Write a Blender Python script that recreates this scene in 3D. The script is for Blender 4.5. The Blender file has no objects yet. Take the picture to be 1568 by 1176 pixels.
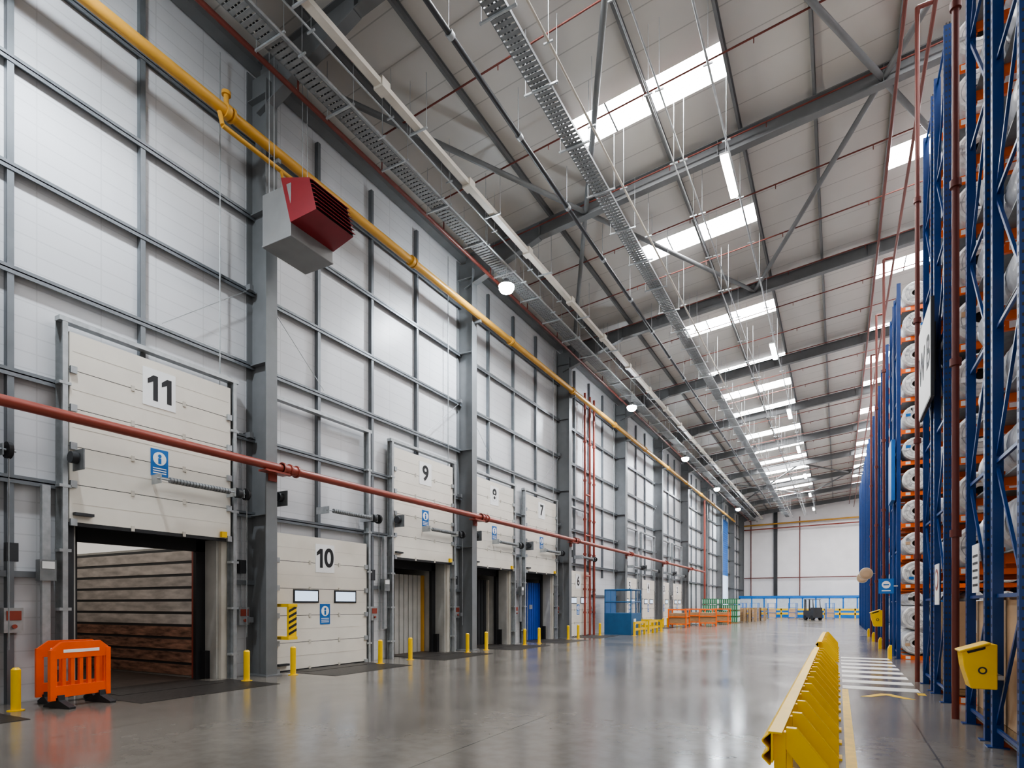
import bpy, math, random
from mathutils import Vector, Matrix
random.seed(7)
S = bpy.context.scene
COL = S.collection

# ------------------------------------------------------------------ materials
def mat(name, col, rough=0.5, metal=0.0, var=0.08, nscale=3.0, emis=None, estr=0.0, bump=0.0, stretch=None, spec=None):
    m = bpy.data.materials.new(name); m.use_nodes = True
    nt = m.node_tree; N = nt.nodes; L = nt.links
    b = N['Principled BSDF']
    b.inputs['Roughness'].default_value = rough
    b.inputs['Metallic'].default_value = metal
    if spec is not None: b.inputs['Specular IOR Level'].default_value = spec
    tc = N.new('ShaderNodeTexCoord'); mp = N.new('ShaderNodeMapping')
    L.new(tc.outputs['Object'], mp.inputs['Vector'])
    if stretch: mp.inputs['Scale'].default_value = stretch
    nz = N.new('ShaderNodeTexNoise'); nz.inputs['Scale'].default_value = nscale
    nz.inputs['Detail'].default_value = 4
    L.new(mp.outputs['Vector'], nz.inputs['Vector'])
    cr = N.new('ShaderNodeValToRGB')
    cr.color_ramp.elements[0].position = 0.3; cr.color_ramp.elements[1].position = 0.7
    c = col
    cr.color_ramp.elements[0].color = (c[0]*(1-var), c[1]*(1-var), c[2]*(1-var), 1)
    cr.color_ramp.elements[1].color = (min(1, c[0]*(1+var)), min(1, c[1]*(1+var)), min(1, c[2]*(1+var)), 1)
    L.new(nz.outputs['Fac'], cr.inputs['Fac'])
    L.new(cr.outputs['Color'], b.inputs['Base Color'])
    if bump:
        bp = N.new('ShaderNodeBump'); bp.inputs['Strength'].default_value = bump
        bp.inputs['Distance'].default_value = 0.02
        L.new(nz.outputs['Fac'], bp.inputs['Height']); L.new(bp.outputs['Normal'], b.inputs['Normal'])
    if emis:
        b.inputs['Emission Color'].default_value = (*emis, 1)
        b.inputs['Emission Strength'].default_value = estr
    return m

M = {}
M['steel'] = mat('painted_grey_steel', (0.185, 0.192, 0.198), 0.45, 0.0, 0.06)
M['rafter'] = mat('rafter_grey_steel', (0.165, 0.17, 0.175), 0.5, 0.0, 0.06)
M['girt'] = mat('galvanised_girt', (0.20, 0.215, 0.23), 0.4, 0.4, 0.1)
M['galv'] = mat('galvanised_steel', (0.43, 0.45, 0.46), 0.42, 0.5, 0.14, 8)
M['galvd'] = mat('galvanised_dull', (0.23, 0.24, 0.245), 0.5, 0.3, 0.14, 8)
M['door'] = mat('dock_door_offwhite', (0.76, 0.715, 0.63), 0.42, 0, 0.05, 1.5)
M['cream'] = mat('cream_trunking', (0.58, 0.54, 0.47), 0.5, 0, 0.05)
M['black'] = mat('black_rubber', (0.018, 0.018, 0.02), 0.6)
M['dark'] = mat('dark_steel', (0.04, 0.042, 0.046), 0.5)
M['plate'] = mat('leveller_chequer_plate', (0.05, 0.044, 0.040), 0.45, 0.4, 0.3, 12, bump=0.3)
M['yellow'] = mat('safety_yellow', (0.92, 0.58, 0.012), 0.42, 0, 0.06)
M['ochre'] = mat('gas_pipe_ochre', (0.60, 0.32, 0.055), 0.42, 0, 0.05)
M['red'] = mat('sprinkler_red', (0.29, 0.064, 0.044), 0.38, 0, 0.08)
M['redd'] = mat('sprinkler_dark_red', (0.16, 0.04, 0.03), 0.45, 0, 0.08)
M['hood'] = mat('heater_red', (0.24, 0.018, 0.025), 0.4)
M['casing'] = mat('heater_casing_grey', (0.24, 0.238, 0.235), 0.5, 0.1, 0.06)
M['orange'] = mat('beam_orange', (0.88, 0.155, 0.012), 0.42)
M['barr'] = mat('barrier_orange_plastic', (0.93, 0.12, 0.015), 0.38)
M['blue'] = mat('rack_blue', (0.006, 0.045, 0.19), 0.38, 0, 0.1)
M['blue2'] = mat('sign_blue', (0.02, 0.15, 0.45), 0.4)
M['cage'] = mat('cabinet_blue', (0.025, 0.12, 0.27), 0.45)
M['white'] = mat('sign_white', (0.88, 0.88, 0.87), 0.45, 0, 0.02)
M['wrap'] = mat('roll_wrap', (0.72, 0.72, 0.73), 0.28, 0, 0.2, 7, bump=0.5)
M['wrapend'] = mat('roll_end', (0.66, 0.66, 0.65), 0.35, 0, 0.32, 7, bump=0.8)
M['wrapgrey'] = mat('roll_film_fold', (0.36, 0.37, 0.38), 0.3, 0, 0.3, 9)
M['core'] = mat('roll_core', (0.05, 0.045, 0.04), 0.7)
M['card'] = mat('cardboard', (0.54, 0.37, 0.23), 0.7, 0, 0.08)
M['wood'] = mat('pallet_wood', (0.36, 0.23, 0.12), 0.75, 0, 0.25, 4, stretch=(1, 8, 8))
M['tfloor'] = mat('trailer_floor', (0.07, 0.05, 0.04), 0.6, 0, 0.3, 4)
M['slat'] = mat('trailer_slat', (0.56, 0.51, 0.47), 0.6, 0, 0.3, 2, stretch=(1, 1, 4))
M['rust'] = mat('trailer_rust_board', (0.30, 0.16, 0.11), 0.7, 0, 0.6, 3, stretch=(1, 1, 5))
M['tgrey'] = mat('trailer_grey', (0.45, 0.44, 0.41), 0.5, 0, 0.1)
M['troof'] = mat('trailer_roof_added_glow', (0.6, 0.6, 0.58), 0.6, 0, 0.05, emis=(1.0, 0.95, 0.88), estr=0.7)  # translucent roof sheet; emission added to brighten the trailer interior
M['tblue'] = mat('trailer_blue', (0.02, 0.08, 0.40), 0.4)
M['green'] = mat('crate_green', (0.02, 0.20, 0.08), 0.5)
M['glass'] = mat('door_vision_panel', (0.55, 0.68, 0.85), 0.1, 0, 0.02, emis=(0.65, 0.8, 1.0), estr=1.2)
M['sky'] = mat('skylight_glazing', (0.9, 0.95, 1), 0.3, 0, 0.02, emis=(0.98, 0.98, 1.0), estr=46)
M['tube'] = mat('fluorescent_tube', (1, 1, 1), 0.3, 0, 0.0, emis=(1.0, 0.97, 0.88), estr=140)
M['led'] = mat('floodlight_lens', (1, 1, 1), 0.3, 0, 0.0, emis=(0.85, 0.93, 1.0), estr=350)
M['paintw'] = mat('floor_paint_white', (0.74, 0.73, 0.70), 0.4, 0, 0.15, 6)
M['painty'] = mat('floor_paint_yellow', (0.75, 0.48, 0.03), 0.4, 0, 0.15, 6)
M['yard'] = mat('yard_tarmac', (0.10, 0.10, 0.10), 0.9)
M['farb'] = mat('partition_blue', (0.02, 0.18, 0.58), 0.4)
M['paleb'] = mat('partition_glass', (0.62, 0.70, 0.78), 0.15)

def panel_mat(name, col, period, axis, dark=0.75, width=0.02, rough=0.45, period2=None, axis2=None, var=0.04):
    m = mat(name, col, rough, 0, var, 0.6)
    nt = m.node_tree; N = nt.nodes; L = nt.links; b = N['Principled BSDF']
    src = b.inputs['Base Color'].links[0].from_socket
    tc = N.new('ShaderNodeTexCoord'); sp = N.new('ShaderNodeSeparateXYZ')
    L.new(tc.outputs['Object'], sp.inputs[0])
    def line(p, ax):
        d = N.new('ShaderNodeMath'); d.operation = 'DIVIDE'; d.inputs[1].default_value = p
        L.new(sp.outputs[ax], d.inputs[0])
        f = N.new('ShaderNodeMath'); f.operation = 'FRACT'; L.new(d.outputs[0], f.inputs[0])
        c = N.new('ShaderNodeMath'); c.operation = 'LESS_THAN'; c.inputs[1].default_value = width / p
        L.new(f.outputs[0], c.inputs[0]); return c.outputs[0]
    o = line(period, axis)
    if period2:
        o2 = line(period2, axis2)
        mx = N.new('ShaderNodeMath'); mx.operation = 'MAXIMUM'
        L.new(o, mx.inputs[0]); L.new(o2, mx.inputs[1]); o = mx.outputs[0]
    mix = N.new('ShaderNodeMix'); mix.data_type = 'RGBA'; mix.blend_type = 'MULTIPLY'
    L.new(o, mix.inputs[0]); L.new(src, mix.inputs[6]); mix.inputs[7].default_value = (dark, dark, dark, 1)
    L.new(mix.outputs[2], b.inputs['Base Color'])
    return m
M['wall'] = panel_mat('wall_liner_panel', (0.66, 0.665, 0.68), 0.275, 2, 0.87, 0.022, 0.36, 1.0, 1)
M['roof'] = panel_mat('roof_liner_panel', (0.54, 0.52, 0.49), 1.0, 1, 0.68, 0.03, 0.5)
M['farw'] = panel_mat('far_wall_panel', (0.90, 0.88, 0.88), 1.0, 0, 0.97, 0.02, 0.5)

def floor_mat():
    m = bpy.data.materials.new('polished_concrete'); m.use_nodes = True
    nt = m.node_tree; N = nt.nodes; L = nt.links; b = N['Principled BSDF']
    tc = N.new('ShaderNodeTexCoord')
    n1 = N.new('ShaderNodeTexNoise'); n1.inputs['Scale'].default_value = 0.35; n1.inputs['Detail'].default_value = 8
    n1.inputs['Roughness'].default_value = 0.65
    n2 = N.new('ShaderNodeTexNoise'); n2.inputs['Scale'].default_value = 6; n2.inputs['Detail'].default_value = 6
    L.new(tc.outputs['Object'], n1.inputs['Vector']); L.new(tc.outputs['Object'], n2.inputs['Vector'])
    r1 = N.new('ShaderNodeValToRGB')
    r1.color_ramp.elements[0].position = 0.3; r1.color_ramp.elements[0].color = (0.150, 0.134, 0.116, 1)
    r1.color_ramp.elements[1].position = 0.7; r1.color_ramp.elements[1].color = (0.228, 0.207, 0.182, 1)
    L.new(n1.outputs['Fac'], r1.inputs['Fac'])
    r2 = N.new('ShaderNodeValToRGB')
    r2.color_ramp.elements[0].position = 0.3; r2.color_ramp.elements[0].color = (0.85, 0.85, 0.85, 1)
    r2.color_ramp.elements[1].position = 0.6; r2.color_ramp.elements[1].color = (1, 1, 1, 1)
    L.new(n2.outputs['Fac'], r2.inputs['Fac'])
    mx = N.new('ShaderNodeMix'); mx.data_type = 'RGBA'; mx.blend_type = 'MULTIPLY'; mx.inputs[0].default_value = 1
    L.new(r1.outputs['Color'], mx.inputs[6]); L.new(r2.outputs['Color'], mx.inputs[7])
    sp = N.new('ShaderNodeSeparateXYZ'); L.new(tc.outputs['Object'], sp.inputs[0])
    def line(p, off, ax, w):
        a = N.new('ShaderNodeMath'); a.operation = 'ADD'; a.inputs[1].default_value = off; L.new(sp.outputs[ax], a.inputs[0])
        d = N.new('ShaderNodeMath'); d.operation = 'DIVIDE'; d.inputs[1].default_value = p; L.new(a.outputs[0], d.inputs[0])
        f = N.new('ShaderNodeMath'); f.operation = 'FRACT'; L.new(d.outputs[0], f.inputs[0])
        c = N.new('ShaderNodeMath'); c.operation = 'LESS_THAN'; c.inputs[1].default_value = w / p
        L.new(f.outputs[0], c.inputs[0]); return c.outputs[0]
    la = line(4.6, 8.3, 0, 0.02); lb = line(8.53, -0.9, 1, 0.025)
    mm = N.new('ShaderNodeMath'); mm.operation = 'MAXIMUM'; L.new(la, mm.inputs[0]); L.new(lb, mm.inputs[1])
    mx2 = N.new('ShaderNodeMix'); mx2.data_type = 'RGBA'; mx2.blend_type = 'MULTIPLY'
    L.new(mm.outputs[0], mx2.inputs[0]); L.new(mx.outputs[2], mx2.inputs[6]); mx2.inputs[7].default_value = (0.5, 0.5, 0.5, 1)
    L.new(mx2.outputs[2], b.inputs['Base Color'])
    rr = N.new('ShaderNodeMapRange'); rr.inputs[1].default_value = 0.3; rr.inputs[2].default_value = 0.7
    rr.inputs[3].default_value = 0.13; rr.inputs[4].default_value = 0.24
    L.new(n1.outputs['Fac'], rr.inputs[0]); L.new(rr.outputs[0], b.inputs['Roughness'])
    bp = N.new('ShaderNodeBump'); bp.inputs['Strength'].default_value = 0.03; bp.inputs['Distance'].default_value = 0.02
    n3 = N.new('ShaderNodeTexNoise'); n3.inputs['Scale'].default_value = 1.6; n3.inputs['Detail'].default_value = 2
    L.new(tc.outputs['Object'], n3.inputs['Vector'])
    L.new(n3.outputs['Fac'], bp.inputs['Height']); L.new(bp.outputs['Normal'], b.inputs['Normal'])
    b.inputs['Specular IOR Level'].default_value = 0.6
    return m
M['floor'] = floor_mat()

# ------------------------------------------------------------------ mesh builder
class B:
    def __init__(s, name):
        s.name = name; s.v = []; s.f = []; s.mi = []; s.sm = []; s.mats = []
    def m(s, k):
        if k not in s.mats: s.mats.append(k)
        return s.mats.index(k)
    def add(s, vs, fs, k, smooth=False):
        o = len(s.v); s.v += [tuple(p) for p in vs]; i = s.m(k)
        for f in fs:
            s.f.append([o + a for a in f]); s.mi.append(i); s.sm.append(smooth)
    def box(s, x0, x1, y0, y1, z0, z1, k):
        vs = [(x0,y0,z0),(x1,y0,z0),(x1,y1,z0),(x0,y1,z0),(x0,y0,z1),(x1,y0,z1),(x1,y1,z1),(x0,y1,z1)]
        s.add(vs, [(0,3,2,1),(4,5,6,7),(0,1,5,4),(1,2,6,5),(2,3,7,6),(3,0,4,7)], k)
    def beam(s, p0, p1, w, h, k, up=(0,0,1)):
        p0 = Vector(p0); p1 = Vector(p1); d = (p1-p0).normalized(); u = Vector(up)
        if abs(d.dot(u)) > 0.99: u = Vector((0,1,0))
        r = d.cross(u).normalized(); u = r.cross(d).normalized()
        r *= w/2; u *= h/2
        vs = [p0-r-u, p0+r-u, p0+r+u, p0-r+u, p1-r-u, p1+r-u, p1+r+u, p1-r+u]
        s.add(vs, [(0,1,2,3),(7,6,5,4),(0,4,5,1),(1,5,6,2),(2,6,7,3),(3,7,4,0)], k)
    def cyl(s, p0, p1, r, k, n=12, r2=None, caps=True):
        p0 = Vector(p0); p1 = Vector(p1); d = (p1-p0).normalized()
        a = Vector((0,0,1)) if abs(d.z) < 0.9 else Vector((1,0,0))
        u = d.cross(a).normalized(); w = d.cross(u).normalized()
        r2 = r if r2 is None else r2
        vs = []
        for q, rr in ((p0, r), (p1, r2)):
            for i in range(n):
                t = 2*math.pi*i/n; vs.append(q + u*math.cos(t)*rr + w*math.sin(t)*rr)
        s.add(vs, [(i, (i+1) % n, n+(i+1) % n, n+i) for i in range(n)], k, True)
        if caps:
            s.add(vs[:n], [tuple(range(n))[::-1]], k); s.add(vs[n:], [tuple(range(n))], k)
    def prism(s, poly, axis, a, b, k):
        n = len(poly); vs = []
        for c in (a, b):
            for p in poly:
                if axis == 'y': vs.append((p[0], c, p[1]))
                elif axis == 'x': vs.append((c, p[0], p[1]))
                else: vs.append((p[0], p[1], c))
        s.add(vs, [tuple(range(n)), tuple(range(2*n-1, n-1, -1))] + [(i, n+i, n+(i+1) % n, (i+1) % n) for i in range(n)], k)
    def mesh(s):
        me = bpy.data.meshes.new(s.name)
        me.from_pydata(s.v, [], s.f)
        for k in s.mats: me.materials.append(M[k])
        me.polygons.foreach_set('material_index', s.mi)
        me.polygons.foreach_set('use_smooth', s.sm)
        me.update(); return me
    def done(s, parent=None, bevel=0, loc=None, rz=0):
        ob = bpy.data.objects.new(s.name, s.mesh()); COL.objects.link(ob)
        if parent: ob.parent = parent
        if loc: ob.location = loc
        ob.rotation_euler[2] = rz
        if bevel:
            md = ob.modifiers.new('bevel', 'BEVEL'); md.width = bevel; md.segments = 2; md.limit_method = 'ANGLE'
        return ob
def inst(name, me, loc=(0,0,0), rz=0, parent=None):
    ob = bpy.data.objects.new(name, me); COL.objects.link(ob); ob.location = loc; ob.rotation_euler[2] = rz
    if parent: ob.parent = parent
    return ob
def empty(name, loc=(0,0,0)):
    e = bpy.data.objects.new(name, None); COL.objects.link(e); e.location = loc; e.empty_display_size = 0.2; return e
def text(body, parent, loc, size, rot, k='black', bold=0.0, ext=0.002, name='lettering'):
    c = bpy.data.curves.new(name, 'FONT'); c.body = body; c.size = size; c.align_x = 'CENTER'; c.align_y = 'CENTER'
    c.extrude = ext; c.offset = bold; c.materials.append(M[k])
    o = bpy.data.objects.new(name, c); COL.objects.link(o); o.location = loc; o.rotation_euler = rot
    if parent: o.parent = parent
    return o
RX = (math.pi/2, 0, math.pi/2)     # faces +x
RMX = (math.pi/2, 0, -math.pi/2)   # faces -x

# ------------------------------------------------------------------ layout numbers
BAY = 8.53; Y0 = 0.68
WX = -11.8; FAR = 87.5; XR = 26.0
SL = 0.108
def zs(x): return 14.0 + SL*(x + 11.66)
def yb(k): return Y0 + BAY*k
doors = []   # (yc, num, open, trailer kind)
for k, l in {0: [(2.0, '12', 0, None), (6.26, '11', 1, 'open')], 1: [(2.0, '10', 0, None), (6.26, '9', 1, 'grey')],
             2: [(2.1, '8', 1, 'dark'), (6.26, '7', 1, 'blue')], 3: [(2.0, '6', 0, None)],
             4: [(2.0, '5', 0, None), (6.26, '4', 0, None)], 5: [(2.0, '3', 0, None), (6.26, '2', 0, None)]}.items():
    for c, n, o, t in l: doors.append((yb(k)+c, n, o, t))

# ------------------------------------------------------------------ shell
b = B('floor'); b.box(-12.0, XR, -5, FAR, -0.2, 0, 'floor'); b.done()
b = B('yard_ground'); b.box(-45, -12.0, -8, FAR, -1.45, -1.25, 'yard'); b.done()
b = B('wall_left')
ys = -5.0; zt = 14.0
for yc, n, o, t in doors:
    b.box(WX-0.12, WX, ys, yc-1.42, 0, zt, 'wall')
    b.box(WX-0.12, WX, yc-1.42, yc+1.42, 3.05, zt, 'wall'); ys = yc+1.42
b.box(WX-0.12, WX, ys, FAR, 0, zt, 'wall')
b.done()
b = B('wall_far'); b.prism([(WX, 0), (XR, 0), (XR, zs(XR)+0.1), (WX, zs(WX)+0.1)], 'y', FAR, FAR+0.15, 'farw'); b.done()
b = B('wall_right'); b.box(XR, XR+0.15, -5, FAR, 0, zs(XR), 'farw'); b.done()

# roof with rooflight openings
SKY = [(10.6, 1), (15.4, 1.05), (21.9, 1.05), (29.1, 1.2), (35.4, 1.2), (39.4, 1.2), (43.6, 1.2), (49.6, 1.3), (54.6, 1.3), (59.4, 1.3), (64.2, 1.3), (69, 1.3), (74, 1.3), (79, 1.3)]
SX = [(-6.4, -2.45), (1.35, 5.3), (9.1, 13.1)]
b = B('ceiling')
def slab(x0, x1, y0, y1, k='roof'):
    b.prism([(x0, zs(x0)), (x1, zs(x1)), (x1, zs(x1)+0.1), (x0, zs(x0)+0.1)], 'y', y0, y1, k)
xs = [-12.0]
for a, c in SX: xs += [a, c]
xs.append(XR+0.2)
for i in range(len(xs)-1):
    if i % 2 == 0: slab(xs[i], xs[i+1], -5, FAR)
    else:
        y = -5
        for s0, w in SKY:
            slab(xs[i], xs[i+1], y, s0-w/2); y = s0+w/2
        slab(xs[i], xs[i+1], y, FAR)
b.done()
n = 0
for a, c in SX:
    for s0, w in SKY:
        n += 1
        b = B('window_%d' % n)
        b.prism([(a, zs(a)+0.05), (c, zs(c)+0.05), (c, zs(c)+0.08), (a, zs(a)+0.08)], 'y', s0-w/2, s0+w/2, 'sky')
        for fx in (a+1.05, a+2.1):
            b.prism([(fx-0.02, zs(fx)), (fx+0.02, zs(fx)), (fx+0.02, zs(fx)+0.045), (fx-0.02, zs(fx)+0.045)], 'y', s0-w/2, s0+w/2, 'rafter')
        b.done()

# purlins
b = B('roof_purlins')
px = [-11.5, -9.95, -8.2, -6.45, -4.3, -2.4, -0.55, 1.3, 3.3, 5.35, 7.2, 9.05, 11.1, 13.15, 15, 17, 19, 21, 23, 25]
for x in px:
    z = zs(x)
    b.box(x-0.035, x+0.035, -5, FAR, z-0.2, z-0.18, 'rafter')
    b.box(x-0.01, x+0.01, -5, FAR, z-0.19, z+0.0, 'rafter')
    b.box(x-0.01, x+0.05, -5, FAR, z-0.02, z-0.002, 'rafter')
b.done()

# columns + rafters (portal frames)
cb = B('steel_column')
D = 0.66
cb.box(WX, WX+0.025, -0.15, 0.15, 0, 13.7, 'steel')
cb.box(WX+D-0.025, WX+D, -0.15, 0.15, 0, 13.3, 'steel')
cb.box(WX+0.025, WX+D-0.025, -0.01, 0.01, 0, 13.6, 'steel')
for z in (3.6, 7.0, 10.4, 13.0): cb.box(WX+0.03, WX+D-0.03, -0.14, 0.14, z, z+0.02, 'steel')
cb.box(WX-0.0, WX+D+0.08, -0.22, 0.22, 0, 0.03, 'steel')
for z in (1.2, 5.35, 8.66):
    cb.box(WX+0.02, WX+0.25, -0.25, -0.15, z, z+0.12, 'steel')
cme = cb.mesh()
rb = B('roof_rafter')
def zr(x): return zs(x)-0.2
def raf(x0, x1, d0, d1):
    for a in (0, 1):
        if a == 0:
            P = [(x0, zr(x0)-0.03), (x1, zr(x1)-0.03), (x1, zr(x1)), (x0, zr(x0))]
        else:
            P = [(x0, zr(x0)-d0), (x1, zr(x1)-d1), (x1, zr(x1)-d1+0.03), (x0, zr(x0)-d0+0.03)]
        rb.prism(P, 'y', -0.12, 0.12, 'rafter')
    rb.prism([(x0, zr(x0)-d0+0.03), (x1, zr(x1)-d1+0.03), (x1, zr(x1)-0.03), (x0, zr(x0)-0.03)], 'y', -0.008, 0.008, 'rafter')
raf(-11.5, -8.6, 1.15, 0.5); raf(-8.6, XR, 0.48, 0.48)
for x in (-8.6, -3.0, 1.0, 5, 9):
    rb.prism([(x, zr(x)-0.46), (x+0.02, zr(x)-0.46), (x+0.02, zr(x)-0.03), (x, zr(x)-0.03)], 'y', -0.12, 0.12, 'rafter')
rme = rb.mesh()
for k in range(0, 11):
    y = yb(k)
    if y > FAR-0.3: break
    inst('steel_column', cme, (0, y, 0)); inst('roof_rafter', rme, (0, y, 0))

# roof bracing tubes
b = B('roof_bracing')
def nd(x, y): return (x, y, zr(x)-0.3)
for (ka, kb) in ((1, 2), (3, 2), (7, 8), (9, 8)):
    ya, yb_ = yb(ka), yb(kb)
    for x in (-11, -3, 5, 13):
        for x2 in (x-4, x+4):
            if x2 < -11: continue
            b.cyl(nd(x, ya), nd(x2, yb_), 0.075, 'rafter', 10)
b.done()
b = B('eaves_strut')
b.box(-11.75, -11.45, -5, FAR, 13.72, 13.86, 'rafter')
b.done()

# girts & mullions
b = B('wall_girts')
for z in (3.63, 5.35, 7.0, 8.66, 10.4, 12.1):
    b.box(WX, WX+0.13, -5, FAR, z-0.005, z+0.015, 'girt')
    b.box(WX+0.115, WX+0.13, -5, FAR, z-0.065, z+0.07, 'girt')
    b.box(WX, WX+0.115, -5, FAR, z+0.05, z+0.07, 'girt')
for z in (2.05,):
    y = -5
    for yc, n, o, t in doors:
        b.box(WX, WX+0.1, y, yc-1.7, z, z+0.1, 'girt'); y = yc+1.7
b.done()
b = B('wall_mullions')
for k in range(-1, 10):
    for f in (0.225, 0.46, 0.705):
        y = yb(k)+f*BAY
        if y > FAR: continue
        z0 = 0 if (f == 0.46 or k > 5) else 3.1
        b.box(WX, WX+0.11, y-0.045, y-0.03, z0, 13.45, 'girt')
        b.box(WX+0.10, WX+0.115, y-0.045, y+0.05, z0, 13.45, 'girt')
b.done()
b = B('wall_rod_bracing')
for k in (0, 1, 2, 4, 6):
    b.cyl((WX+0.2, yb(k)+0.3, 8.6), (WX+0.2, yb(k)+2.0, 7.1), 0.008, 'galv', 6)
    b.cyl((WX+0.2, yb(k+1)-0.3, 8.6), (WX+0.2, yb(k+1)-2.2, 7.1), 0.008, 'galv', 6)
b.done()
b = B('wall_conduit')
for k in range(0, 6):
    y = yb(k)+BAY-0.95
    b.cyl((WX+0.2, y, 3.2), (WX+0.2, y, 13.4), 0.014, 'galv', 6)
    y = yb(k)+BAY*0.5
    b.box(WX+0.12, WX+0.2, y+0.06, y+0.18, 0.9, 3.6, 'galv')
    b.box(WX+0.12, WX+0.26, y+0.0, y+0.24, 2.0, 2.35, 'galvd')
    b.box(WX+0.26, WX+0.27, y+0.03, y+0.21, 2.2, 2.32, 'white')
b.done()

# ------------------------------------------------------------------ dock doors
DX = -11.62
def dock_door(yc, num, op, det):
    e = empty('door_%s' % num, (0, 0, 0))
    z0 = 3.02 if op else 0.03
    b = B('door_panel'); hs = 0.655
    for i in range(5):
        b.box(DX, DX+0.05, yc-1.55, yc+1.55, z0+i*hs+0.006, z0+(i+1)*hs-0.006, 'door')
        b.box(DX+0.005, DX+0.04, yc-1.54, yc+1.54, z0+i*hs-0.006, z0+i*hs+0.006, 'dark')
        b.box(DX+0.05, DX+0.053, yc-1.5, yc+1.5, z0+i*hs+0.325, z0+i*hs+0.331, 'cream')
        for s in (-1, 1):
            b.box(DX+0.05, DX+0.10, yc+s*1.5-0.05, yc+s*1.5+0.05, z0+i*hs-0.06, z0+i*hs+0.06, 'galv')
        for q in (-0.5, 0.5):
            b.box(DX+0.05, DX+0.065, yc+q-0.03, yc+q+0.03, z0+i*hs-0.05, z0+i*hs+0.05, 'cream')
    b.box(DX, DX+0.05, yc-1.55, yc+1.55, z0-0.06, z0, 'black')
    b.box(DX+0.05, DX+0.14, yc-1.5, yc-1.2, z0+0.12, z0+0.17, 'dark')
    if op:
        b.box(DX+0.05, DX+0.12, yc+1.3, yc+1.42, z0+0.02, z0+0.14, 'yellow')
    if not op:
        for wy in (-0.62, 0.72):
            b.box(DX+0.05, DX+0.07, yc+wy-0.4, yc+wy+0.4, z0+1.62, z0+1.95, 'black')
            b.box(DX+0.06, DX+0.075, yc+wy-0.36, yc+wy+0.36, z0+1.66, z0+1.91, 'glass')
    b.done(e)
    b = B('number_plate')
    zc = z0+2.75; b.box(DX+0.05, DX+0.06, yc-0.32, yc+0.32, zc-0.36, zc+0.36, 'white')
    def one(yy):
        b.box(DX+0.06, DX+0.064, yy-0.045, yy+0.045, zc-0.24, zc+0.24, 'black')
        b.prism([(yy-0.045, zc+0.24), (yy-0.045, zc+0.12), (yy-0.15, zc+0.06), (yy-0.15, zc+0.15)], 'x', DX+0.06, DX+0.064, 'black')
    if num == '11': one(yc-0.08); one(yc+0.19)
    elif len(num) == 2:
        one(yc-0.13); text(num[1], e, (DX+0.063, yc+0.13, zc), 0.66, RX, 'black', 0.016, name='number')
    else: text(num, e, (DX+0.064, yc, zc), 0.66, RX, 'black', 0.016, name='number')
    b.done(e)
    b = B('safety_sign')
    zc = z0+1.33; b.box(DX+0.05, DX+0.058, yc-0.17, yc+0.17, zc-0.26, zc+0.26, 'blue2')
    b.cyl((DX+0.058, yc, zc+0.08), (DX+0.062, yc, zc+0.08), 0.13, 'white', 20)
    b.cyl((DX+0.062, yc, zc+0.13), (DX+0.065, yc, zc+0.13), 0.035, 'blue2', 12)
    b.box(DX+0.062, DX+0.065, yc-0.03, yc+0.03, zc-0.02, zc+0.09, 'blue2')
    for i in range(3): b.box(DX+0.058, DX+0.061, yc-0.13, yc+0.13, zc-0.12-i*0.045, zc-0.1-i*0.045, 'white')
    b.done(e)
    b = B('lift_tracks')
    for s in (-1, 1):
        y = yc+s*1.63
        b.box(DX-0.05, DX+0.09, y-0.012, y+0.012, 0, 6.45, 'galv')
        b.box(DX-0.06, DX-0.04, y-0.08, y+0.08, 0, 6.45, 'galvd')
        b.box(DX+0.08, DX+0.095, y-0.04, y+0.04, 0, 6.45, 'galv')
        for z in (0.5, 1.5, 2.5, 3.6, 5.35): b.box(DX-0.06, DX+0.1, y-0.09, y+0.09, z, z+0.05, 'galv')
    b.box(DX-0.06, DX+0.1, yc-1.72, yc+1.72, 6.42, 6.5, 'galv')
    b.done(e)
    b = B('spring_shaft'); xx = DX+0.3; zz = 4.0
    b.cyl((xx, yc-0.2, zz), (xx, yc+1.85, zz), 0.018, 'galv', 10)
    y = yc+0.05
    while y < yc+1.35:
        b.cyl((xx, y, zz), (xx, y+0.05, zz), 0.058, 'galvd', 12); b.cyl((xx, y+0.05, zz), (xx, y+0.065, zz), 0.045, 'dark', 10); y += 0.065
    b.cyl((xx, yc+1.5, zz), (xx, yc+1.6, zz), 0.11, 'dark', 16)
    b.cyl((xx, yc+1.72, zz), (xx, yc+1.78, zz), 0.13, 'black', 16)
    for y in (yc-0.15, yc+1.45, yc+1.66):
        b.box(DX-0.1, xx+0.05, y, y+0.015, zz-0.09, zz+0.09, 'galv')
    b.cyl((xx+0.02, yc+1.75, 0.9), (xx+0.02, yc+1.75, zz), 0.01, 'galvd', 6)
    b.cyl((xx-0.08, yc-1.62, zz+0.1), (xx-0.08, yc-1.52, zz+0.1), 0.1, 'dark', 16)
    b.box(DX-0.05, xx+0.1, yc-1.5, yc-1.48, zz-0.1, zz+0.25, 'galvd')
    b.done(e)
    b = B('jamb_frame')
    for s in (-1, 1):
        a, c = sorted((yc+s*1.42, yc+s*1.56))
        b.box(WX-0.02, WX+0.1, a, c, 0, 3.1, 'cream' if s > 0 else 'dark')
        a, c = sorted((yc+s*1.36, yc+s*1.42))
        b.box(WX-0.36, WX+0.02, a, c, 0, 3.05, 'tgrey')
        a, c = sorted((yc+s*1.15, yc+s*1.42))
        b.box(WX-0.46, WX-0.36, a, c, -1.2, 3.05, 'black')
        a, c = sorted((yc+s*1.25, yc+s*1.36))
        b.box(WX-0.36, WX-0.2, a, c, 0, 0.6, 'black')
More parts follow.
